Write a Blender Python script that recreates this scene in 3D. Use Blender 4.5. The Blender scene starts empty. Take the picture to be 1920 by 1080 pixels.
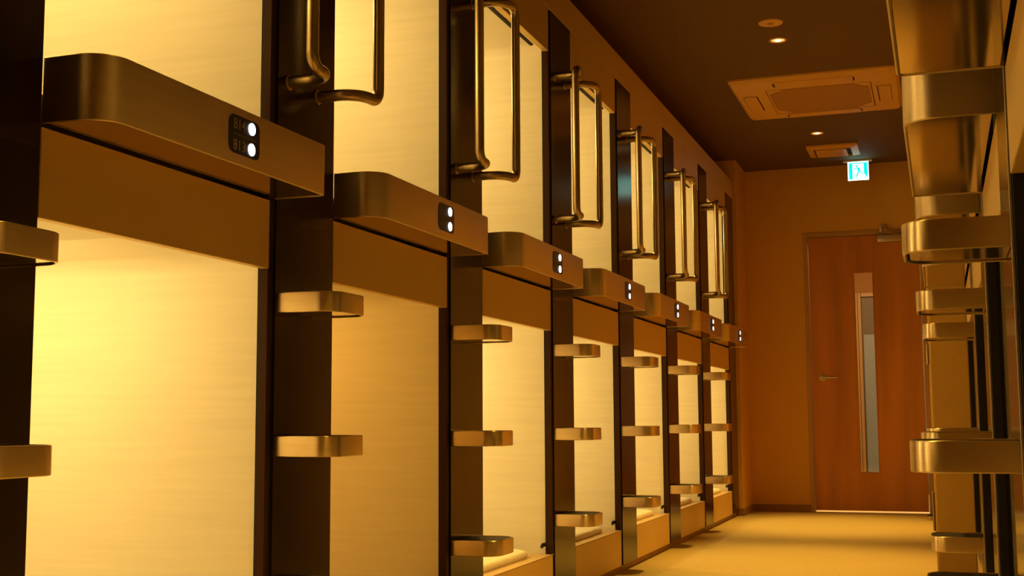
import bpy, bmesh, math
from mathutils import Matrix, Vector
PI = math.pi
scene = bpy.context.scene
COL = scene.collection

# ------------------------------------------------------------------ camera
F_PX, YAW, PITCH, ROLL = 2330.67, 0.33096, 0.10535, -0.005686
CAM = Vector((1.45775, 0.0, 0.7248))
cy, sy = math.cos(YAW), math.sin(YAW)
fwd = Vector((-sy * math.cos(PITCH), cy * math.cos(PITCH), math.sin(PITCH)))
rgt = Vector((cy, sy, 0)); upv = rgt.cross(fwd)
r2 = rgt * math.cos(ROLL) + upv * math.sin(ROLL)
u2 = upv * math.cos(ROLL) - rgt * math.sin(ROLL)
cam_d = bpy.data.cameras.new('camera')
cam_d.sensor_width = 36.0
cam_d.lens = 36.0 * F_PX / 1920.0
cam_d.clip_start = 0.02
cam = bpy.data.objects.new('camera', cam_d)
m = Matrix((r2, u2, -fwd)).transposed().to_4x4(); m.translation = CAM
cam.matrix_world = m
COL.objects.link(cam); scene.camera = cam

# ------------------------------------------------------------------ light and exposure
world = bpy.data.worlds.new('world'); scene.world = world
world.use_nodes = True
world.node_tree.nodes['Background'].inputs[0].default_value = (1.0, 0.42, 0.06, 1)
world.node_tree.nodes['Background'].inputs[1].default_value = 0.0
scene.view_settings.view_transform = 'Standard'
scene.view_settings.look = 'None'
scene.view_settings.exposure = 0.0
scene.view_settings.gamma = 1.0

AMBER = (1.0, 0.65, 0.20)          # lamps inside the capsules
DOWN = (1.0, 0.54, 0.08)           # corridor downlights
W_CAPSULE = 11.8
W_DIM = 6.6
W_DOWN = 330.0

def lamp(name, kind, loc, energy, color, parent=None, **kw):
    d = bpy.data.lights.new(name, kind); d.energy = energy; d.color = color
    for k, v in kw.items(): setattr(d, k, v)
    o = bpy.data.objects.new(name, d); o.location = loc; COL.objects.link(o)
    if parent: o.parent = parent
    return o

# ------------------------------------------------------------------ layout numbers (metres)
P = 1.10                      # pitch of the bays
L0 = 1.736                    # near edge of the first left opening (= far edge of the pillar before it)
R0 = 1.136                    # near edge of the first right opening
XR = 1.565                    # right facade plane (left facade plane is x = 0)
BAY = 0.779                   # width of the panels in a bay
COLN = 0.809                  # pillar near edge, from the bay's near edge
ZC = 2.70                     # ceiling
Z_BASE, Z_SILL, Z_FAS, Z_SHELF, Z_SHTOP, Z_HEAD, Z_COL, Z_TOP = 0.035, 0.20, 1.075, 1.24, 1.359, 2.216, 2.396, 2.535
YE = 9.96                     # far wall
NL, NR = 7, 4

# ------------------------------------------------------------------ materials
def mat(name):
    m = bpy.data.materials.new(name); m.use_nodes = True
    nt = m.node_tree; return m, nt, nt.nodes['Principled BSDF']

def plain(name, col, rough=0.5, metal=0.0, var=0.06, scale=(6, 6, 6), bump=0.0, coat=0.0, detail=3, aniso=0.0, rvar=0.0):
    """base colour with a procedural variation stretched by scale"""
    m, nt, b = mat(name)
    tc = nt.nodes.new('ShaderNodeTexCoord'); mp = nt.nodes.new('ShaderNodeMapping')
    mp.inputs['Scale'].default_value = scale
    nz = nt.nodes.new('ShaderNodeTexNoise'); nz.inputs['Detail'].default_value = detail; nz.inputs['Scale'].default_value = 1.0
    rp = nt.nodes.new('ShaderNodeValToRGB')
    rp.color_ramp.elements[0].position = 0.3; rp.color_ramp.elements[1].position = 0.7
    rp.color_ramp.elements[0].color = tuple(c * (1 - var) for c in col) + (1,)
    rp.color_ramp.elements[1].color = tuple(min(1, c * (1 + var)) for c in col) + (1,)
    nt.links.new(tc.outputs['Object'], mp.inputs['Vector']); nt.links.new(mp.outputs[0], nz.inputs['Vector'])
    nt.links.new(nz.outputs['Fac'], rp.inputs[0]); nt.links.new(rp.outputs[0], b.inputs['Base Color'])
    b.inputs['Roughness'].default_value = rough; b.inputs['Metallic'].default_value = metal
    if coat:
        b.inputs['Coat Weight'].default_value = coat; b.inputs['Coat Roughness'].default_value = 0.12
    if aniso:                                         # brushed along its length: reflections smear up and down
        tg = nt.nodes.new('ShaderNodeTangent'); tg.direction_type = 'RADIAL'; tg.axis = 'Z'
        nt.links.new(tg.outputs[0], b.inputs['Tangent'])
        b.inputs['Anisotropic'].default_value = aniso; b.inputs['Anisotropic Rotation'].default_value = 0.25
    if rvar:
        mr = nt.nodes.new('ShaderNodeMapRange'); mr.inputs['To Min'].default_value = rough - rvar; mr.inputs['To Max'].default_value = rough + rvar
        nt.links.new(nz.outputs['Fac'], mr.inputs[0]); nt.links.new(mr.outputs[0], b.inputs['Roughness'])
    if bump:
        bp = nt.nodes.new('ShaderNodeBump'); bp.inputs['Strength'].default_value = bump; bp.inputs['Distance'].default_value = 0.002
        nt.links.new(nz.outputs['Fac'], bp.inputs['Height']); nt.links.new(bp.outputs[0], b.inputs['Normal'])
    return m

def soften(m, level):
    m.node_tree.nodes['Principled BSDF'].inputs['Specular IOR Level'].default_value = level

def glow(name, col, strength):
    m, nt, b = mat(name)
    b.inputs['Base Color'].default_value = col + (1,)
    b.inputs['Emission Color'].default_value = col + (1,); b.inputs['Emission Strength'].default_value = strength
    return m

M = {}
M['cream'] = plain('cream_woodgrain_laminate', (0.80, 0.755, 0.64), 0.5, 0, 0.035, (3, 3, 75), detail=5)
M['jamb'] = plain('dark_wood_jamb', (0.045, 0.017, 0.007), 0.5, 0, 0.06, (40, 40, 1.5))
M['wood'] = plain('dark_wood_pillar', (0.018, 0.009, 0.0035), 0.16, 0, 0.08, (60, 90, 1.2), detail=4, rvar=0.02)
soften(M['wood'], 0.40); M['wood'].node_tree.nodes['Principled BSDF'].inputs['Specular Tint'].default_value = (1.0, 0.8, 0.5, 1); soften(M['jamb'], 0.08)
M['panel'] = plain('champagne_panel', (0.70, 0.48, 0.16), 0.42, 0.15, 0.03, (2, 2, 2))
M['band'] = plain('brushed_steel_band', (0.70, 0.56, 0.36), 0.37, 1.0, 0.04, (5, 5, 260), detail=2, aniso=0.9)
M['shelf'] = plain('brushed_steel_shelf', (0.70, 0.56, 0.36), 0.44, 1.0, 0.04, (5, 5, 260), detail=2, aniso=0.55)
M['under'] = plain('polished_bronze_underside', (0.62, 0.45, 0.23), 0.09, 0.95, 0.03, (4, 4, 4))
M['steel'] = plain('satin_steel_tube', (0.45, 0.34, 0.20), 0.31, 1.0, 0.04, (20, 20, 20))
M['rubber'] = plain('black_rubber', (0.018, 0.014, 0.011), 0.6, 0, 0.3, (300, 300, 300), bump=0.3)
M['gap'] = plain('black_gap', (0.006, 0.004, 0.003), 0.8, 0, 0.2, (9, 9, 9))
M['plate'] = plain('black_switch_plate', (0.010, 0.009, 0.007), 0.35, 0, 0.2, (30, 30, 30))
M['digit'] = plain('grey_digit_print', (0.26, 0.22, 0.16), 0.5, 0, 0.05, (30, 30, 30))
M['dot'] = glow('white_indicator_lamp', (1.0, 0.98, 0.93), 4.0)
M['sheet'] = plain('cream_bedding', (0.88, 0.84, 0.72), 0.8, 0, 0.05, (60, 60, 60), bump=0.3)
M['sill'] = plain('beige_sill', (0.62, 0.45, 0.24), 0.4, 0, 0.04, (4, 4, 4))
M['wall'] = plain('beige_wallpaper', (0.68, 0.385, 0.06), 0.75, 0, 0.05, (120, 120, 120), bump=0.25)
M['skirt'] = plain('brown_vinyl_skirting', (0.30, 0.16, 0.05), 0.5, 0, 0.05, (10, 10, 10))
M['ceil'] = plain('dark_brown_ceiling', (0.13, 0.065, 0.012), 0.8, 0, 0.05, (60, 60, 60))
M['white'] = plain('off_white_plastic', (0.68, 0.38, 0.08), 0.45, 0, 0.02, (5, 5, 5))
M['grille'] = plain('beige_intake_mesh', (0.40, 0.19, 0.03), 0.6, 0, 0.12, (220, 220, 4))
M['door'] = plain('orange_brown_door_veneer', (0.52, 0.20, 0.03), 0.38, 0, 0.16, (9, 9, 0.7), detail=4)
M['dframe'] = plain('tan_painted_door_frame', (0.46, 0.27, 0.10), 0.45, 0, 0.03, (5, 5, 5))
M['alu'] = plain('dull_aluminium', (0.55, 0.46, 0.36), 0.4, 0.8, 0.04, (20, 20, 20))
M['exit_white'] = glow('exit_sign_white', (0.55, 1.0, 0.88), 3.2)
M['exit_green'] = glow('exit_sign_green', (0.0, 0.85, 0.74), 1.15)
M['exit_case'] = plain('exit_sign_case', (0.75, 0.7, 0.6), 0.5, 0, 0.02, (5, 5, 5))
M['lens'] = glow('glowing_reflector', (1.0, 0.62, 0.20), 0.9)  # emission put into the reflector ring to look lit by the bulb
M['bulb'] = glow('warm_bulb', (1.0, 0.72, 0.30), 9.0)

def floor_mat():
    m, nt, b = mat('beige_carpet')
    tc = nt.nodes.new('ShaderNodeTexCoord')
    mp = nt.nodes.new('ShaderNodeMapping'); mp.inputs['Scale'].default_value = (40, 90, 1)
    n1 = nt.nodes.new('ShaderNodeTexNoise'); n1.inputs['Scale'].default_value = 1.6; n1.inputs['Detail'].default_value = 6
    rp = nt.nodes.new('ShaderNodeValToRGB')
    rp.color_ramp.elements[0].position = 0.32; rp.color_ramp.elements[1].position = 0.68
    rp.color_ramp.elements[0].color = (0.46, 0.37, 0.16, 1); rp.color_ramp.elements[1].color = (0.60, 0.49, 0.22, 1)
    nt.links.new(tc.outputs['Object'], mp.inputs[0]); nt.links.new(mp.outputs[0], n1.inputs['Vector'])
    nt.links.new(n1.outputs['Fac'], rp.inputs[0]); nt.links.new(rp.outputs[0], b.inputs['Base Color'])
    bp = nt.nodes.new('ShaderNodeBump'); bp.inputs['Strength'].default_value = 0.35; bp.inputs['Distance'].default_value = 0.004
    nt.links.new(n1.outputs['Fac'], bp.inputs['Height']); nt.links.new(bp.outputs[0], b.inputs['Normal'])
    b.inputs['Roughness'].default_value = 0.7
    return m
M['floor'] = floor_mat()

def glass_mat():
    m = bpy.data.materials.new('clear_door_glass'); m.use_nodes = True
    nt = m.node_tree; nt.nodes.clear()
    o = nt.nodes.new('ShaderNodeOutputMaterial'); mx = nt.nodes.new('ShaderNodeMixShader')
    t = nt.nodes.new('ShaderNodeBsdfTransparent'); t.inputs[0].default_value = (0.92, 0.92, 0.90, 1)
    g = nt.nodes.new('ShaderNodeBsdfGlossy'); g.inputs['Roughness'].default_value = 0.02
    fr = nt.nodes.new('ShaderNodeFresnel'); fr.inputs[0].default_value = 1.45
    nt.links.new(fr.outputs[0], mx.inputs[0]); nt.links.new(t.outputs[0], mx.inputs[1]); nt.links.new(g.outputs[0], mx.inputs[2])
    nt.links.new(mx.outputs[0], o.inputs[0]); return m
M['glass'] = glass_mat()

# ------------------------------------------------------------------ mesh helpers
def box(bm, x0, x1, y0, y1, z0, z1, bevel=0.0):
    x0, x1 = min(x0, x1), max(x0, x1); y0, y1 = min(y0, y1), max(y0, y1)
    t = bmesh.new(); bmesh.ops.create_cube(t, size=1)
    for v in t.verts:
        v.co = Vector(((x0 + x1) / 2 + v.co.x * (x1 - x0), (y0 + y1) / 2 + v.co.y * (y1 - y0), (z0 + z1) / 2 + v.co.z * (z1 - z0)))
    if bevel:
        bmesh.ops.bevel(t, geom=t.edges[:], offset=bevel, segments=2, affect='EDGES', profile=0.5)
    merge(bm, t)
    return bm

def merge(bm, t):
    me = bpy.data.meshes.new('tmp'); t.to_mesh(me); t.free(); bm.from_mesh(me); bpy.data.meshes.remove(me)

def prism(bm, pts, axis, a, b):
    """extrude a 2-D outline (list of pairs) along axis from a to b"""
    def P3(q, d):
        if axis == 'z': return (q[0], q[1], d)
        if axis == 'x': return (d, q[0], q[1])
        return (q[0], d, q[1])
    A = [bm.verts.new(P3(q, a)) for q in pts]; B = [bm.verts.new(P3(q, b)) for q in pts]
    n = len(pts); fs = [bm.faces.new(A), bm.faces.new(B)]
    for i in range(n):
        fs.append(bm.faces.new((A[i], A[(i + 1) % n], B[(i + 1) % n], B[i])))
    bmesh.ops.recalc_face_normals(bm, faces=fs)
    return bm

def arc(cx, cy_, r, a0, a1, n=8):
    return [(cx + r * math.cos(math.radians(a0 + (a1 - a0) * i / n)), cy_ + r * math.sin(math.radians(a0 + (a1 - a0) * i / n))) for i in range(n + 1)]

def rrect(x0, x1, y0, y1, r, n=6):
    return arc(x1 - r, y1 - r, r, 0, 90, n) + arc(x0 + r, y1 - r, r, 90, 180, n) + arc(x0 + r, y0 + r, r, 180, 270, n) + arc(x1 - r, y0 + r, r, 270, 360, n)

def lathe(bm, prof, cx, cy_, n=40):
    """prof: list of (radius, z); open at ends"""
    rings = []
    for r, z in prof:
        if r < 1e-6: rings.append([bm.verts.new((cx, cy_, z))])
        else: rings.append([bm.verts.new((cx + r * math.cos(2 * PI * i / n), cy_ + r * math.sin(2 * PI * i / n), z)) for i in range(n)])
    fs = []
    for A, B in zip(rings, rings[1:]):
        for i in range(n):
            a0, a1 = A[i % len(A)], A[(i + 1) % len(A)]; b0, b1 = B[i % len(B)], B[(i + 1) % len(B)]
            vs = [a0]
            for v in (a1, b1, b0):
                if v not in vs: vs.append(v)
            if len(vs) >= 3: fs.append(bm.faces.new(vs))
    bmesh.ops.recalc_face_normals(bm, faces=fs)
    return bm

def fillet(path, radii, n=7):
    out = [Vector(path[0])]
    for i in range(1, len(path) - 1):
        a, b, c = Vector(path[i - 1]), Vector(path[i]), Vector(path[i + 1]); r = radii[i - 1]
        d0 = (a - b).normalized(); d1 = (c - b).normalized()
        ang = d0.angle(d1); t = r / math.tan(ang / 2)
        p0 = b + d0 * t; p1 = b + d1 * t
        ctr = b + (d0 + d1).normalized() * (r / math.sin(ang / 2))
        v0 = p0 - ctr; v1 = p1 - ctr; tot = v0.angle(v1)
        for k in range(n + 1):
            f = k / n
            out.append(ctr + (v0 * math.sin((1 - f) * tot) + v1 * math.sin(f * tot)) / math.sin(tot))
    out.append(Vector(path[-1]))
    return out

def tube(bm, pts, r, n=14):
    pts = [Vector(p) for p in pts]
    T = [(pts[min(i + 1, len(pts) - 1)] - pts[max(i - 1, 0)]).normalized() for i in range(len(pts))]
    up = Vector((0.3, 0.2, 1)) if abs(T[0].z) < 0.9 else Vector((1, 0, 0))
    N = (up - T[0] * up.dot(T[0])).normalized(); rings = []
    for p, t in zip(pts, T):
        N = (N - t * N.dot(t)).normalized(); B = t.cross(N)
        rings.append([bm.verts.new(p + (N * math.cos(2 * PI * k / n) + B * math.sin(2 * PI * k / n)) * r) for k in range(n)])
    fs = []
    for A, B in zip(rings, rings[1:]):
        for k in range(n): fs.append(bm.faces.new((A[k], A[(k + 1) % n], B[(k + 1) % n], B[k])))
    fs.append(bm.faces.new(rings[0])); fs.append(bm.faces.new(rings[-1]))
    bmesh.ops.recalc_face_normals(bm, faces=fs)
    return bm

def sweep_band(bm, outline, z0, z1, t, e):
    """strip of metal standing on an open 2-D outline, thickness t inwards, edges rounded by e"""
    n = len(outline); N = []
    for i in range(n):
        a = Vector(outline[max(i - 1, 0)]); b = Vector(outline[min(i + 1, n - 1)])
        d = (b - a).normalized(); N.append(Vector((d.y, -d.x)))      # right-hand normal; caller orders points so that it points inwards
    sec = []
    for cx_, cz_, a0 in ((e, z0 + e, 180), (t - e, z0 + e, 270), (t - e, z1 - e, 0), (e, z1 - e, 90)):
        for k in range(4):
            a = math.radians(a0 + 30 * k); sec.append((cx_ + e * math.cos(a), cz_ + e * math.sin(a)))
    rings = [[bm.verts.new((p[0] + nn.x * s, p[1] + nn.y * s, z)) for s, z in sec] for p, nn in zip(outline, N)]
    fs = []
    for A, B in zip(rings, rings[1:]):
        for k in range(len(sec)): fs.append(bm.faces.new((A[k], A[(k + 1) % len(sec)], B[(k + 1) % len(sec)], B[k])))
    fs.append(bm.faces.new(rings[0])); fs.append(bm.faces.new(rings[-1]))
    bmesh.ops.recalc_face_normals(bm, faces=fs)
    return bm

def obj(name, bm, material, parent=None, smooth=None, loc=None):
    if smooth is not None:
        for f in bm.faces: f.smooth = True
        for e in bm.edges:
            if len(e.link_faces) == 2 and e.calc_face_angle(0) > math.radians(smooth): e.smooth = False
    me = bpy.data.meshes.new(name); bm.to_mesh(me); bm.free(); me.materials.append(material)
    o = bpy.data.objects.new(name, me); COL.objects.link(o)
    if parent: o.parent = parent
    if loc: o.location = loc
    return o

def mirror(bm):
    for v in bm.verts: v.co.x = -v.co.x
    bmesh.ops.reverse_faces(bm, faces=bm.faces[:])
    return bm

def tag(o, label, cat, group=None):
    o['label'] = label; o['category'] = cat
    if group: o['group'] = group
    return o

def thing(name, label, cat, loc=(0, 0, 0), group=None):
    o = bpy.data.objects.new(name, None); o.empty_display_size = 0.1; o.location = loc; COL.objects.link(o)
    return tag(o, label, cat, group)

def dup(root, loc, label):
    def cp(o, par):
        c = o.copy(); COL.objects.link(c); c.parent = par
        for ch in [x for x in scene.objects if x.parent is o]: cp(ch, c)
        return c
    r = cp(root, None); r.location = loc; r['label'] = label
    return r

def struct(name, bm, material, parent=None, smooth=None):
    o = obj(name, bm, material, parent, smooth)
    if not parent: o['kind'] = 'structure'
    return o
B = bmesh.new

# ------------------------------------------------------------------ room shell
YB = -1.6                                             # the corridor goes on a little behind the camera
struct('floor', box(B(), -0.25, 2.3, YB, 12.6, -0.08, 0.0), M['floor'])
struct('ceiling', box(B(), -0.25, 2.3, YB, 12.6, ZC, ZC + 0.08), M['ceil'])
# far wall with the door opening and the vestibule behind it
DX0, DX1, DZ = 0.475, 1.385, 2.165
b = B(); box(b, -0.2, DX0, YE, YE + 0.12, 0, ZC); box(b, DX1, 2.3, YE, YE + 0.12, 0, ZC); box(b, DX0, DX1, YE, YE + 0.12, DZ, ZC)
struct('wall_far', b, M['wall'])
b = B(); box(b, -0.25, 0.03, 9.45, YE, 0, ZC, 0.004)
struct('wall_left', b, M['wall'])                      # the return beside the last capsule
b = B(); prism(b, [(1.92, 5.45), (1.92, YE)] + [(1.415, YE)] + arc(1.427, 5.462, 0.012, 180, 270, 5), 'z', 0, ZC)
struct('wall_right', b, M['wall'], smooth=40)
b = B(); box(b, -0.25, -0.15, YB, 9.45, 2.45, ZC)
struct('wall_above', b, M['wall'])
b = B(); box(b, -0.25, 2.3, YB - 0.1, YB, 0, ZC)
struct('wall_behind', b, M['wall'])
b = B(); box(b, -0.2, 0.0, YB, L0 - 2 * P + COLN, 0, ZC)
struct('wall_near_left', b, M['panel'])
b = B(); box(b, XR, XR + 0.2, YB, R0 - 0.29, 0, ZC)
struct('wall_near_right', b, M['panel'])
b = B(); box(b, XR + 0.13, XR + 0.2, R0 - 0.29, 5.45, 2.45, ZC)
struct('wall_above_right', b, M['wall'])
# skirting
b = B(); box(b, 0.03, DX0, YE - 0.008, YE, 0, 0.055, 0.002)
struct('baseboard_far', b, M['skirt'])
b = B(); box(b, -0.012, 0.038, 9.442, 9.45, 0, 0.055, 0.002); box(b, 0.03, 0.038, 9.45, YE - 0.008, 0, 0.055, 0.002)
struct('baseboard_left', b, M['skirt'])
b = B(); box(b, -0.07, -0.02, L0 - 2 * P + COLN, 9.44, 0, Z_BASE)
struct('baseboard_capsules', b, M['skirt'])
b = B(); box(b, XR + 0.02, XR + 0.07, R0 - 0.29, 5.44, 0, Z_BASE)
struct('baseboard_right', b, M['skirt'])
# continuous band of panel above the pillars
b = B(); box(b, -0.025, 0.0, L0 - 2 * P + COLN, L0 + NL * P, Z_COL + 0.003, Z_TOP, 0.002); box(b, -0.15, -0.025, L0 - 2 * P + COLN, L0 + NL * P, Z_TOP - 0.03, Z_TOP)
struct('trim_1', b, M['panel'])
b = B(); box(b, XR, XR + 0.025, R0 - 0.29, 5.44, Z_COL + 0.003, Z_TOP, 0.002); box(b, XR + 0.025, XR + 0.15, R0 - 0.29, 5.44, Z_TOP - 0.03, Z_TOP)
struct('trim_2', b, M['panel'])
# closing board at the far end of the right row
b = B(); box(b, XR, XR + 0.12, R0 + (NR - 1) * P + COLN, 5.448, Z_BASE, Z_COL)
struct('trim_3', b, M['wood'])

# ------------------------------------------------------------------ the door in the far wall
YD = YE + 0.012                                       # front of the leaf
LX0, LX1, LZ0, LZ1 = 0.507, 1.338, 0.015, 2.135
GX0, GX1, GZ0, GZ1 = 0.845, 0.993, 0.302, 1.850
b = B()
box(b, LX0, GX0, YD, YD + 0.04, LZ0, LZ1, 0.0015); box(b, GX1, LX1, YD, YD + 0.04, LZ0, LZ1, 0.0015)
box(b, GX0, GX1, YD, YD + 0.04, LZ0, GZ0); box(b, GX0, GX1, YD, YD + 0.04, GZ1, LZ1)
door = struct('door_1', b, M['door'])
b = B()
for x0, x1, z0, z1 in ((DX0 - 0.002, LX0 - 0.004, 0, DZ + 0.01), (LX1 + 0.004, DX1 + 0.012, 0, DZ + 0.01), (LX0 - 0.004, LX1 + 0.004, LZ1 + 0.004, DZ + 0.01)):
    box(b, x0, x1, YE - 0.008, YE + 0.12, z0, z1, 0.002)
obj('door_frame', b, M['dframe'], door)
b = B(); box(b, GX0, GX1, YD + 0.017, YD + 0.023, GZ0, GZ1)
obj('window_pane', b, M['glass'], door)
b = B()
for x0, x1, z0, z1 in ((GX0, GX0 + 0.006, GZ0, GZ1), (GX1 - 0.006, GX1, GZ0, GZ1), (GX0 + 0.006, GX1 - 0.006, GZ0, GZ0 + 0.006), (GX0 + 0.006, GX1 - 0.006, GZ1 - 0.006, GZ1)):
    box(b, x0, x1, YD - 0.004, YD + 0.016, z0, z1, 0.001)
obj('window_bead', b, M['door'], door)
# lever handle
t = B(); lathe(t, [(0, 0.0), (0.026, 0.0), (0.026, 0.007), (0.022, 0.009), (0.011, 0.009), (0.010, 0.050), (0, 0.050)], 0, 0, 24)
for v in t.verts: v.co = Vector((0.588 + v.co.x, YD - v.co.z, 1.034 + v.co.y))
rose = obj('handle_rose', t, M['alu'], door, smooth=40)
b = B(); tube(b, fillet([(0.588, YD - 0.044, 1.034), (0.602, YD - 0.048, 1.034), (0.703, YD - 0.048, 1.034)], [0.01], 4), 0.0095, 12)
obj('lever', b, M['alu'], rose, smooth=40)
# closer
b = B(); box(b, 1.037, 1.245, YD - 0.055, YD - 0.001, 2.072, 2.128, 0.005)
closer = obj('door_closer', b, M['alu'], door, smooth=30)
b = B(); tube(b, [(1.19, YD - 0.03, 2.135), (1.07, YD - 0.15, 2.145)], 0.009, 8); tube(b, [(1.07, YD - 0.15, 2.150), (1.085, YD - 0.03, 2.185)], 0.008, 8)
lathe(b, [(0, 2.165), (0.014, 2.165), (0.014, 2.135), (0, 2.135)], 1.07, YD - 0.15, 14); box(b, 1.06, 1.11, YE - 0.014, YE - 0.001, 2.165, 2.215, 0.002)
obj('closer_arm', b, M['alu'], closer, smooth=40)
# vestibule behind the door
b = B(); box(b, -0.2, 2.3, 12.5, 12.6, 0, ZC); box(b, -0.25, 0.1, YE + 0.12, 12.5, 0, ZC); box(b, 1.95, 2.3, YE + 0.12, 12.5, 0, ZC)
struct('wall_vestibule', b, plain('brown_vestibule_wall', (0.20, 0.085, 0.012), 0.75, 0, 0.04, (80, 80, 80)))
b = B(); box(b, 0.757, 1.56, 12.46, 12.5, 0.0, 1.885, 0.002)
d2 = struct('door_2', b, plain('grey_brown_panel', (0.065, 0.05, 0.028), 0.5, 0, 0.03, (3, 3, 3)))
b = B()
for x0, x1, yy in ((0.60, 0.700, 12.465), (0.703, 0.722, 12.445), (0.725, 0.755, 12.440), (1.56, 1.66, 12.45)): box(b, x0, x1, yy, 12.5, 0, 1.925, 0.003)
box(b, 0.757, 1.56, 12.44, 12.5, 1.887, 1.925, 0.003)
obj('door_frame', b, plain('tan_frame_beyond', (0.25, 0.145, 0.045), 0.5, 0, 0.03, (5, 5, 5)), d2)
b = B(); box(b, 0.770, 1.54, 12.452, 12.459, 0.10, 1.52, 0.001)
obj('lower_panel', b, plain('pale_grey_panel', (0.15, 0.185, 0.21), 0.4, 0, 0.02, (3, 3, 3)), d2)
lamp('vestibule_lamp', 'AREA', (1.0, 10.7, 2.66), 110.0, (1.0, 0.66, 0.30), size=0.3)

# ------------------------------------------------------------------ capsules, pillars, steps, shelves, handles (left side, then mirrored right)
WIN = 0.015                                           # inner wall starts this far past the panel edge
def arc3(yc, zc, r, a0, a1, n=6): return arc(yc, zc, r, a0, a1, n)

def shell(z0, z1, step_y, D=1.95):
    """inner lining of a pod: profile in (y, z) swept back along -x; a soffit drops the near part of the ceiling"""
    yn, yf = -0.16, BAY + WIN
    dz = 0.03
    prof = [(yn, z0)] + [(yn, z1 - 0.03)] + arc(yn + 0.03, z1 - 0.03, 0.03, 180, 90, 4)[1:] + [(step_y, z1), (step_y + 0.003, z1 + dz)]
    prof += arc(yf - 0.05, z1 + dz - 0.05, 0.05, 90, 0, 6) + [(yf, z0)]
    b = B()
    A = [b.verts.new((-0.022, y, z)) for y, z in prof]; C = [b.verts.new((-D, y, z)) for y, z in prof]
    for i in range(len(prof)): b.faces.new((A[i], A[(i + 1) % len(prof)], C[(i + 1) % len(prof)], C[i]))
    b.faces.new(C)
    # outer skin gives the lining a thickness
    box(b, -D - 0.02, -D - 0.005, yn, yf, z0, z1 + dz)
    bmesh.ops.recalc_face_normals(b, faces=b.faces[:])
    return b

def pods(side, mir):
    fx = mirror if mir else (lambda q: q)
    # upper pod
    up = thing('sleeping_capsule', '', 'capsule', group='upper capsules of the %s row' % side)
    sh = shell(1.30, 2.219, 0.514)
    obj('inner_lining', fx(sh), M['cream'], up, smooth=50)
    obj('header_panel', fx(box(B(), -0.025, 0, 0, BAY, Z_HEAD, Z_COL + 0.001, 0.002)), M['panel'], up)
    obj('jamb', fx(box(B(), -0.022, -0.003, BAY - 0.001, BAY + WIN - 0.001, Z_SHELF, Z_HEAD)), M['gap'] if mir else M['jamb'], up)  # right row: same dark wood, blackened to paint in its lack of light
    if not mir:
        b = B(); prism(b, rrect(-0.046, -0.031, 0.06, 0.68, 0.0072), 'z', 2.2145, 2.2186)
        obj('curtain_rail', b, M['gap'], up)
    # lower pod
    lo = thing('sleeping_capsule', '', 'capsule', group='lower capsules of the %s row' % side)
    obj('inner_lining', fx(shell(0.17, 1.085, 0.30)), M['cream'], lo, smooth=50)
    obj('fascia_panel', fx(box(B(), -0.022, 0, 0, BAY, Z_FAS, Z_SHELF - 0.005, 0.002)), M['panel'], lo)
    obj('base_panel', fx(box(B(), -0.022, 0, 0.001, BAY, Z_BASE, Z_SILL - 0.004, 0.0015)), M['panel'], lo)
    obj('sill', fx(box(B(), -0.10, 0.0, 0.001, BAY + WIN - 0.002, Z_SILL - 0.0035, Z_SILL, 0.001)), M['sill'], lo)
    obj('jamb', fx(box(B(), -0.022, -0.003, BAY - 0.001, BAY + WIN - 0.001, Z_SILL, Z_FAS)), M['gap'] if mir else M['jamb'], lo)  # right row again black, the unlit look put into the colour
    if not mir:
        b = B(); tube(b, [(-0.034, BAY + WIN, 0.237), (-0.034, BAY - 0.022, 0.237)], 0.008, 10)
        tube(b, fillet([(-0.034, BAY - 0.019, 0.237), (-0.034, BAY - 0.030, 0.240), (-0.034, BAY - 0.036, 0.228)], [0.005], 4), 0.0055, 8)
        obj('blind_hook', b, M['gap'], lo, smooth=40)
    return up, lo

def pillar(side, mir):
    fx = mirror if mir else (lambda q: q)
    t = thing('pillar', '', 'pillar', group='dark pillars of the %s row' % side)
    obj('face_board', fx(box(B(), -0.022, 0, 0, P - COLN - 0.002, Z_BASE, Z_COL, 0.0012)), M['wood'], t)
    if mir:
        obj('edge_glint', fx(box(B(), -0.0030, 0.0018, -0.0045, -0.0005, Z_BASE, Z_COL, 0.001)), M['alu'], t)  # bright strip added to imitate light glancing off the rounded edge
    obj('shadow_gap', fx(box(B(), -0.030, -0.0045, -0.0285, -0.0005, Z_BASE, Z_COL)), M['gap'], t)  # solid black block painting the shade of an open gap
    return t

STEP_P, STEP_L, STEP_H = 0.156, 0.186, 0.048
def step(side, mir):
    fx = mirror if mir else (lambda q: q)
    t = thing('step', '', 'step', group='metal steps of the %s row' % side)
    p, L, r = STEP_P, STEP_L, 0.050
    out = [(0, 0)] + arc(p - r, r, r, -90, 0, 10) + arc(p - r, L - r, r, 0, 90, 10) + [(0, L)]
    out = out[::-1]                                   # so the inward normal is on the right hand
    obj('band', fx(sweep_band(B(), out, 0, STEP_H, 0.006, 0.0026)), M['band'], t, smooth=60)
    q = 0.0065
    ins = [(0.001, q)] + arc(p - r, r, r - q, -90, 0, 8) + arc(p - r, L - r, r - q, 0, 90, 8) + [(0.001, L - q)]
    obj('tread', fx(prism(B(), ins, 'z', 0.012, STEP_H - 0.002)), M['rubber'], t)
    q = 0.0105
    ins = [(0.001, q)] + arc(p - r, r, r - q, -90, 0, 8) + arc(p - r, L - r, r - q, 0, 90, 8) + [(0.001, L - q)]
    obj('underside', fx(prism(B(), ins, 'z', 0.003, 0.0115)), M['under'], t)
    return t

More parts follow.
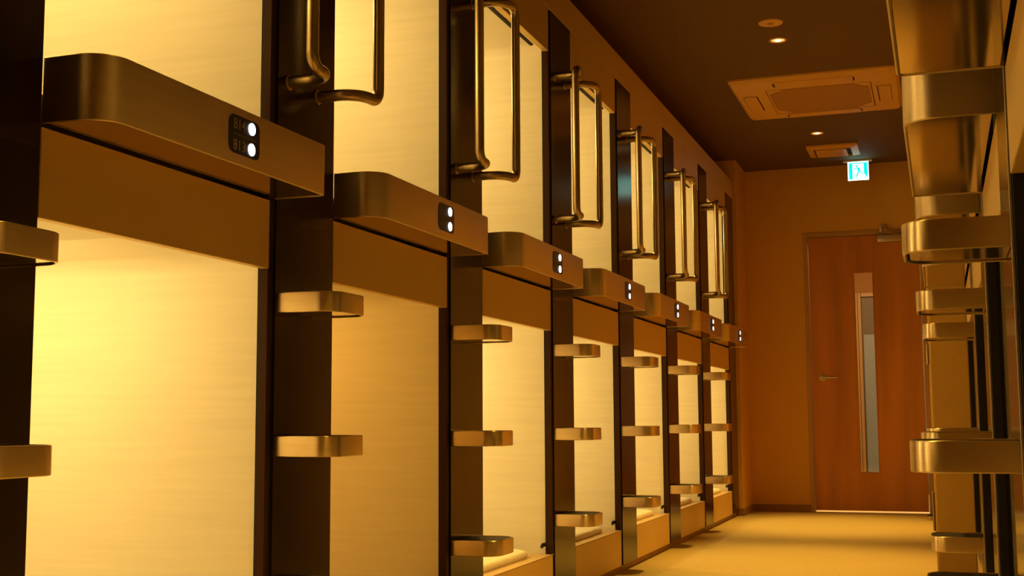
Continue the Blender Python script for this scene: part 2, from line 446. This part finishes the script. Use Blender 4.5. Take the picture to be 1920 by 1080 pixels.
SH_P = 0.131
def shelf(side, mir, numbers=None):
    fx = mirror if mir else (lambda q: q)
    p = SH_P if not mir else 0.153
    t = thing('shelf', '', 'shelf', group='curved metal shelves of the %s row' % side)
    L, r, rf, H = COLN - 0.002, 0.062, 0.014, Z_SHTOP - Z_SHELF
    out = [(0, 0)] + arc(p - r, r, r, -90, 0, 12) + arc(p - rf, L - rf, rf, 0, 90, 6) + [(0, L)]
    obj('band', fx(sweep_band(B(), out[::-1], 0, H, 0.006, 0.003)), M['shelf'], t, smooth=60)
    def inset(q, x0): return [(x0, q)] + arc(p - r, r, r - q, -90, 0, 10) + arc(p - rf, L - rf, rf - q, 0, 90, 5) + [(x0, L - q)]
    obj('underside', fx(prism(B(), inset(0.0065, 0.006), 'z', 0.002, 0.010)), M['under'], t)
    obj('top_plate', fx(prism(B(), inset(0.0065, 0.001), 'z', H - 0.012, H - 0.003)), M['panel'], t)
    if not mir:
        b = B(); prism(b, rrect(0.388, 0.505, 0.022, 0.101, 0.017), 'x', p - 0.001, p + 0.0015)
        pl = obj('switch_plate', b, M['plate'], t)
        for z in (0.0835, 0.0405):
            b = B(); prism(b, arc(0.4725, z, 0.0128, 0, 351, 39), 'x', p + 0.001, p + 0.0030)
            obj('indicator_lamp', b, M['dot'], pl)
        b = B(); box(b, p + 0.001, p + 0.0019, 0.402, 0.491, 0.0612, 0.0622)
        obj('divider_line', b, M['digit'], pl)
        if numbers:
            for txt, z in zip(numbers, (0.0725, 0.0290)):
                cu = bpy.data.curves.new('digits', 'FONT'); cu.body = txt; cu.size = 0.0315; cu.extrude = 0.0003
                to = bpy.data.objects.new('digits', cu); COL.objects.link(to)
                bpy.context.view_layer.update()
                me = bpy.data.meshes.new_from_object(to.evaluated_get(bpy.context.evaluated_depsgraph_get()))
                bpy.data.objects.remove(to)
                me.transform(Matrix(((0, 0, 1, p + 0.0016), (1, 0, 0, 0.402), (0, 1, 0, z), (0, 0, 0, 1))))
                me.materials.clear(); me.materials.append(M['digit'])
                o = bpy.data.objects.new('room_number', me); COL.objects.link(o); o.parent = pl
    return t

def handle(sgn):
    """tube bent out from the pillar, splayed towards sgn * y, vertical grip between two wall stubs (origin at the lower stub)"""
    t = thing('grab_handle', '', 'handle', group='steel grab handles on the left row')
    s, x, H = 0.104 * sgn, 0.120, 0.595
    path = [(0, 0, 0), (x, 0, 0), (x, s, 0), (x, s, H), (x, 0, H), (0, 0, H)]
    pts = fillet(path, [0.062, 0.034, 0.034, 0.062], 8)
    obj('grip_tube', tube(B(), pts, 0.0148, 16), M['steel'], t, smooth=50)
    for z in (0, H):
        q = B(); lathe(q, [(0, 0), (0.019, 0), (0.019, 0.004), (0.0150, 0.006)], 0, 0, 20)
        for v in q.verts: v.co = Vector((v.co.z, v.co.y, z + v.co.x))
        obj('wall_flange', q, M['steel'], t, smooth=40)
    return t

def mattress():
    b = B()
    x0, x1, y0, y1 = -1.90, -0.055, -0.10, 0.71
    lo_, hi_ = 0.2005, 0.227
    prof = [(0.0, lo_), (-0.004, lo_ + 0.010), (-0.001, hi_ - 0.007), (0.008, hi_ - 0.001), (0.02, hi_)]
    rings = [[b.verts.new((q[0], q[1], z)) for q in rrect(x0 + i, x1 - i, y0 + i, y1 - i, 0.11, 8)] for i, z in prof]
    fs = [b.faces.new(rings[0]), b.faces.new(rings[-1])]
    n = len(rings[0])
    for A, C in zip(rings, rings[1:]):
        for k in range(n): fs.append(b.faces.new((A[k], A[(k + 1) % n], C[(k + 1) % n], C[k])))
    bmesh.ops.recalc_face_normals(b, faces=fs)
    return tag(obj('mattress', b, M['sheet'], smooth=50), '', 'mattress', 'mattresses in the lower left capsules')

ORD = ['first', 'second', 'third', 'fourth', 'fifth', 'sixth', 'seventh', 'eighth']
# --- left row
upL, loL = pods('left', False)
shL0 = shelf('left', False, ('814', '813')); shL = shelf('left', False); matL = mattress()
for k in range(NL):
    y = L0 + k * P; n = ORD[k]
    a = upL if k == 0 else None
    labU = 'bright cream upper capsule, %s from the camera in the left row' % n
    labL = ('dimly lit amber lower capsule, darkest of the left row' if k == 1 else 'bright cream lower capsule, %s from the camera in the left row' % n)
    labS = 'nearest left shelf with rounded corner, plate numbered 814 and 813' if k == 0 else 'rounded metal shelf with two white lights, %s from the camera on the left' % n
    if k == 0:
        upL.location = (0, y, 0); upL['label'] = labU
        loL.location = (0, y, 0); loL['label'] = labL
        shL0.location = (0, y, Z_SHELF); shL0['label'] = labS
    else:
        dup(upL, (0, y, 0), labU); dup(loL, (0, y, 0), labL)
        if k == 1: shL.location = (0, y, Z_SHELF); shL['label'] = labS
        else: dup(shL, (0, y, Z_SHELF), labS)
    labM = 'cream mattress in the %s lower capsule of the left row' % n
    if k == 2: matL.location = (0, y, 0); matL['label'] = labM
    elif k > 2: dup(matL, (0, y, 0), labM)
    lamp('capsule_lamp', 'POINT', (-0.68, y + 0.25, 2.05), W_CAPSULE, AMBER, shadow_soft_size=0.05)
    lamp('capsule_lamp', 'POINT', (-0.68, y + 0.25, 0.98), W_DIM if k == 1 else W_CAPSULE, (1.0, 0.48, 0.075) if k == 1 else AMBER, shadow_soft_size=0.05)  # second bay: lamp is off, dim light added to stand in for spill
pilL = pillar('left', False); stL = step('left', False); hA = handle(-1); hB = handle(1)
ZS = (0.974, 0.642, 0.305); LV = ('top', 'middle', 'bottom')
first = True
for k in range(NL + 1):
    y = L0 - P + COLN + k * P; n = ORD[k]
    lab = 'dark wood pillar at the far end of the left row' if k == NL else ('black wood pillar at the left edge, nearest the camera' if k == 0 else 'dark glossy wood pillar, %s from the camera in the left row' % n)
    if k == 0: pilL.location = (0, y, 0); pilL['label'] = lab
    else: dup(pilL, (0, y, 0), lab)
    if k == NL: continue
    for z, lv in zip(ZS, LV):
        if k == 0 and lv == 'bottom': continue
        if k == 1 and lv == 'bottom': pass
        lab = '%s metal step on the %s pillar from the camera, left row' % (lv, n)
        if first: stL.location = (0, y, z); stL['label'] = lab; first = False
        else: dup(stL, (0, y, z), lab)
    if k >= 1:
        la = 'bent steel grab handle, near one of the pair on the %s left pillar' % n
        lb = 'bent steel grab handle, far one of the pair on the %s left pillar' % n
        if k == 1:
            hA.location = (0, y + 0.048, 1.535); hA['label'] = la; hB.location = (0, y + 0.196, 1.535); hB['label'] = lb
        else:
            dup(hA, (0, y + 0.048, 1.535), la); dup(hB, (0, y + 0.196, 1.535), lb)
# the bay beside the camera, just outside the picture, which the metal on the right mirrors
y = L0 - P
dup(upL, (0, y, 0), 'bright upper capsule beside the camera, outside the left edge of the picture')
dup(loL, (0, y, 0), 'bright lower capsule beside the camera, outside the left edge of the picture')
dup(shL, (0, y, Z_SHELF), 'rounded metal shelf beside the camera, outside the left edge of the picture')
dup(pilL, (0, y - P + COLN, 0), 'dark wood pillar beside the camera, outside the left edge of the picture')
for z in (2.05, 0.98): lamp('capsule_lamp', 'POINT', (-0.68, y + 0.25, z), W_CAPSULE, AMBER, shadow_soft_size=0.05)
# --- right row (mirrored)
upR, loR = pods('right', True); shR = shelf('right', True); pilR = pillar('right', True); stR = step('right', True)
for k in range(NR):
    y = R0 + k * P; n = ORD[k]
    lu = 'unlit upper capsule, %s from the camera in the right row' % n
    ll = 'unlit lower capsule, %s from the camera in the right row' % n
    ls = 'rounded metal shelf overhead on the right, %s from the camera' % n
    if k == 0:
        upR.location = (XR, y, 0); upR['label'] = lu; loR.location = (XR, y, 0); loR['label'] = ll
        shR.location = (XR, y, Z_SHELF); shR['label'] = ls
    else:
        dup(upR, (XR, y, 0), lu); dup(loR, (XR, y, 0), ll); dup(shR, (XR, y, Z_SHELF), ls)
first = True
for k in range(NR - 1):
    y = R0 + COLN + k * P; n = ORD[k]
    lab = 'dark glossy pillar, %s from the camera in the right row' % n
    if k == 0: pilR.location = (XR, y, 0); pilR['label'] = lab
    else: dup(pilR, (XR, y, 0), lab)
    for z, lv in zip(ZS, LV):
        if k == 0 and lv == 'bottom': continue
        lab = '%s metal step on the %s pillar from the camera, right row' % (lv, n)
        if first: stR.location = (XR, y + 0.012, z); stR['label'] = lab; first = False
        else: dup(stR, (XR, y + 0.012, z), lab)

# ------------------------------------------------------------------ ceiling fittings
def downlight(x, y, label):
    t = thing('downlight', label, 'ceiling light', (x, y, ZC), 'round downlights in the ceiling')
    obj('trim_ring', lathe(B(), [(0.034, -0.001), (0.037, -0.005), (0.046, -0.004), (0.047, 0.0)], 0, 0), M['white'], t, smooth=40)
    obj('lens', lathe(B(), [(0.034, -0.001), (0.026, -0.0022), (0.014, -0.0028)], 0, 0), M['lens'], t, smooth=40)  # reflector ring, glowing in place of the bulb's light on it
    obj('bulb', lathe(B(), [(0.015, -0.0022), (0.013, -0.006), (0, -0.008)], 0, 0, 24), M['bulb'], t, smooth=60)
    l = lamp('downlight_lamp', 'SPOT', (0, 0, -0.03), W_DOWN, DOWN, parent=t, spot_size=math.radians(53), spot_blend=1.0, shadow_soft_size=0.03)
    return t
downlight(0.72, 6.47, 'lit round downlight between the round plate and the air conditioner')
downlight(0.71, 8.74, 'lit round downlight between the air conditioner and the small vent')
downlight(0.72, 4.20, 'round downlight overhead, out of the picture, above the middle of the corridor')
downlight(0.72, 1.93, 'round downlight overhead, out of the picture, nearest the camera')

t = thing('ceiling_plate', 'round flat ceiling plate with small pierced centre beside the nearer downlight', 'ceiling plate', (0.721, 6.165, ZC))
obj('disc', lathe(B(), [(0, -0.006), (0.055, -0.006), (0.060, -0.004), (0.061, 0.0)], 0, 0), M['white'], t, smooth=30)
b = B()
for i, (dx, dy) in enumerate([(0, 0), (0.012, 0), (-0.012, 0), (0.006, 0.011), (-0.006, 0.011), (0.006, -0.011), (-0.006, -0.011)]):
    lathe(b, [(0, -0.0068), (0.0038, -0.0068), (0.0038, -0.0055)], dx, dy, 10)
obj('pierced_centre', b, M['gap'], t)

# cassette air conditioner
ac = thing('air_conditioner', 'square ceiling air conditioner with central intake panel', 'air conditioner', (0, 0, ZC))
ax0, ax1, ay0, ay1 = 0.335, 1.302, 7.165, 8.135
b = B()
rings = [[b.verts.new((q[0], q[1], z)) for q in rrect(ax0 + i, ax1 - i, ay0 + i, ay1 - i, 0.035, 6)] for i, z in ((0.0, 0.0), (0.002, -0.010), (0.022, -0.026))]
n = len(rings[0]); fs = [b.faces.new(rings[-1])]
for A, C in zip(rings, rings[1:]):
    for k in range(n): fs.append(b.faces.new((A[k], A[(k + 1) % n], C[(k + 1) % n], C[k])))
bmesh.ops.recalc_face_normals(b, faces=fs)
obj('body_panel', b, M['white'], ac, smooth=30)
ix0, ix1, iy0, iy1 = 0.545, 1.125, 7.40, 7.97
b = B(); c = 0.09
prism(b, [(ix0 + c, iy0), (ix1 - c, iy0), (ix1, iy0 + c), (ix1, iy1 - c), (ix1 - c, iy1), (ix0 + c, iy1), (ix0, iy1 - c), (ix0, iy0 + c)], 'z', -0.0285, -0.0255)
obj('intake_mesh', b, M['grille'], ac)
b = B()                                               # seam round the intake
for x0, x1, y0, y1 in ((ix0 - 0.014, ix0 - 0.011, iy0 - 0.01, iy1 + 0.01), (ix1 + 0.011, ix1 + 0.016, iy0 - 0.01, iy1 + 0.01), (ix0 - 0.01, ix1 + 0.01, iy0 - 0.014, iy0 - 0.011), (ix0 - 0.01, ix1 + 0.01, iy1 + 0.011, iy1 + 0.014)):
    box(b, x0, x1, y0, y1, -0.0268, -0.0255)
obj('intake_seam', b, M['gap'], ac)
for (x0, x1, y0, y1, sx) in ((0.385, 0.462, 7.50, 7.86, 1), (1.175, 1.245, 7.50, 7.86, 0)):
    b = B(); box(b, x0, x1, y0, y1, -0.0295, -0.0255, 0.001)
    f = obj('side_flap', b, M['white'], ac)
    b = B(); box(b, (x1 + 0.001) if sx else (x0 - 0.007), (x1 + 0.007) if sx else (x0 - 0.001), y0, y1, -0.0275, -0.0254); box(b, (x0 - 0.003) if sx else (x1 + 0.001), (x0 - 0.001) if sx else (x1 + 0.003), y0, y1, -0.0268, -0.0254)
    box(b, x0, x1, y0 - 0.004, y0 - 0.001, -0.0268, -0.0254); box(b, x0, x1, y1 + 0.001, y1 + 0.004, -0.0268, -0.0254)
    obj('air_slot', b, M['gap'], f)
for (y0, y1, sy_) in ((7.215, 7.345, 1), (8.01, 8.105, 0)):
    b = B(); box(b, 0.60, 1.045, y0, y1, -0.0300, -0.0255, 0.001)
    f = obj('louver', b, M['white'], ac)
    b = B(); box(b, 0.590, 0.598, y0 + 0.03, y1 - 0.03, -0.0290, -0.0254); box(b, 1.047, 1.055, y0 + 0.03, y1 - 0.03, -0.0290, -0.0254)
    ye = y1 + 0.001 if sy_ else y0 - 0.005
    box(b, 0.60, 1.045, ye, ye + 0.004, -0.0268, -0.0254)
    obj('louver_pivot', b, M['gap'], f)

# small ventilator
v = thing('ceiling_vent', 'small rectangular ceiling vent in front of the green exit sign', 'vent', (0, 0, ZC))
b = B()
o_ = rrect(0.590, 0.957, 9.147, 9.530, 0.012, 4); i_ = rrect(0.640, 0.905, 9.195, 9.480, 0.008, 4)
zs = ((o_, 0.0), (rrect(0.592, 0.955, 9.149, 9.528, 0.012, 4), -0.012), (i_, -0.026), (i_, -0.010))
rings = [[b.verts.new((q[0], q[1], z)) for q in r_] for r_, z in zs]; n = len(rings[0]); fs = []
for A, C in zip(rings, rings[1:]):
    for k in range(n): fs.append(b.faces.new((A[k], A[(k + 1) % n], C[(k + 1) % n], C[k])))
bmesh.ops.recalc_face_normals(b, faces=fs)
obj('frame', b, M['white'], v, smooth=30)
obj('dark_cavity', box(B(), 0.64, 0.905, 9.195, 9.48, -0.010, -0.004), M['gap'], v)
obj('cover_plate', box(B(), 0.650, 0.872, 9.225, 9.475, -0.027, -0.020, 0.003), M['white'], v)

# exit sign
ex = thing('exit_sign', 'glowing green and white running man exit sign hanging from ceiling', 'exit sign', (0.9205, 9.79, ZC))
obj('mount_bar', box(B(), -0.11, 0.105, -0.02, 0.03, -0.014, 0.0, 0.003), M['exit_case'], ex)
obj('light_box', box(B(), -0.079, 0.079, 0.0, 0.026, -0.160, -0.014, 0.003), M['exit_case'], ex)
face = obj('lit_face', box(B(), -0.0775, 0.0775, -0.002, 0.0, -0.1585, -0.0145), M['exit_white'], ex)
def flat(pts, d=-0.0032): return prism(B(), pts, 'y', d, -0.0018)
b = B()
for pts in ([(-0.068, -0.149), (-0.042, -0.149), (-0.042, -0.030), (0.042, -0.030), (0.042, -0.105), (0.068, -0.140), (0.068, -0.022), (-0.068, -0.022)],
            [(0.048, -0.128), (0.068, -0.149), (0.068, -0.145), (0.052, -0.120)]):
    prism(b, pts, 'y', -0.0032, -0.0018)
obj('green_field', b, M['exit_green'], ex)
b = B()
prism(b, arc(-0.012, -0.048, 0.0075, 0, 342, 18), 'y', -0.0034, -0.0018)
for pts in ([(-0.010, -0.058), (0.012, -0.060), (0.016, -0.088), (0.000, -0.092)], [(-0.010, -0.058), (-0.008, -0.066), (-0.030, -0.074), (-0.034, -0.068)],
            [(0.010, -0.060), (0.014, -0.066), (0.030, -0.076), (0.026, -0.082)], [(0.000, -0.088), (0.010, -0.090), (-0.008, -0.128), (-0.018, -0.138), (-0.022, -0.132)],
            [(0.006, -0.086), (0.016, -0.086), (0.036, -0.108), (0.032, -0.116)]):
    prism(b, pts, 'y', -0.0034, -0.0018)
obj('running_figure', b, M['exit_green'], ex)

# ------------------------------------------------------------------ small things near the far door
t = thing('door_stop', 'small floor door stop with black cap at the right of the far door', 'door stop', (1.352, 9.35, 0))
obj('post', lathe(B(), [(0, 0), (0.022, 0), (0.022, 0.004), (0.014, 0.006), (0.014, 0.032), (0, 0.032)], 0, 0, 20), M['alu'], t, smooth=40)
obj('rubber_cap', lathe(B(), [(0, 0.032), (0.019, 0.032), (0.020, 0.042), (0.017, 0.046), (0, 0.046)], 0, 0, 20), M['rubber'], t, smooth=40)
for z, h, lab in ((0.985, 0.085, 'small upper chrome hinge plate on the right wall corner'), (0.34, 0.16, 'long lower chrome hinge plate on the right wall corner')):
    t = thing('hinge', lab, 'hinge', (1.409, 5.46, z), 'hinge plates on the right wall corner')
    obj('leaf_plate', box(B(), 0.0, 0.006, 0.004, 0.036, -h / 2, h / 2, 0.001), M['steel'], t)
    obj('knuckle', tube(B(), [(0.001, 0.0, -h / 2), (0.001, 0.0, h / 2)], 0.0045, 10), M['steel'], t, smooth=40)
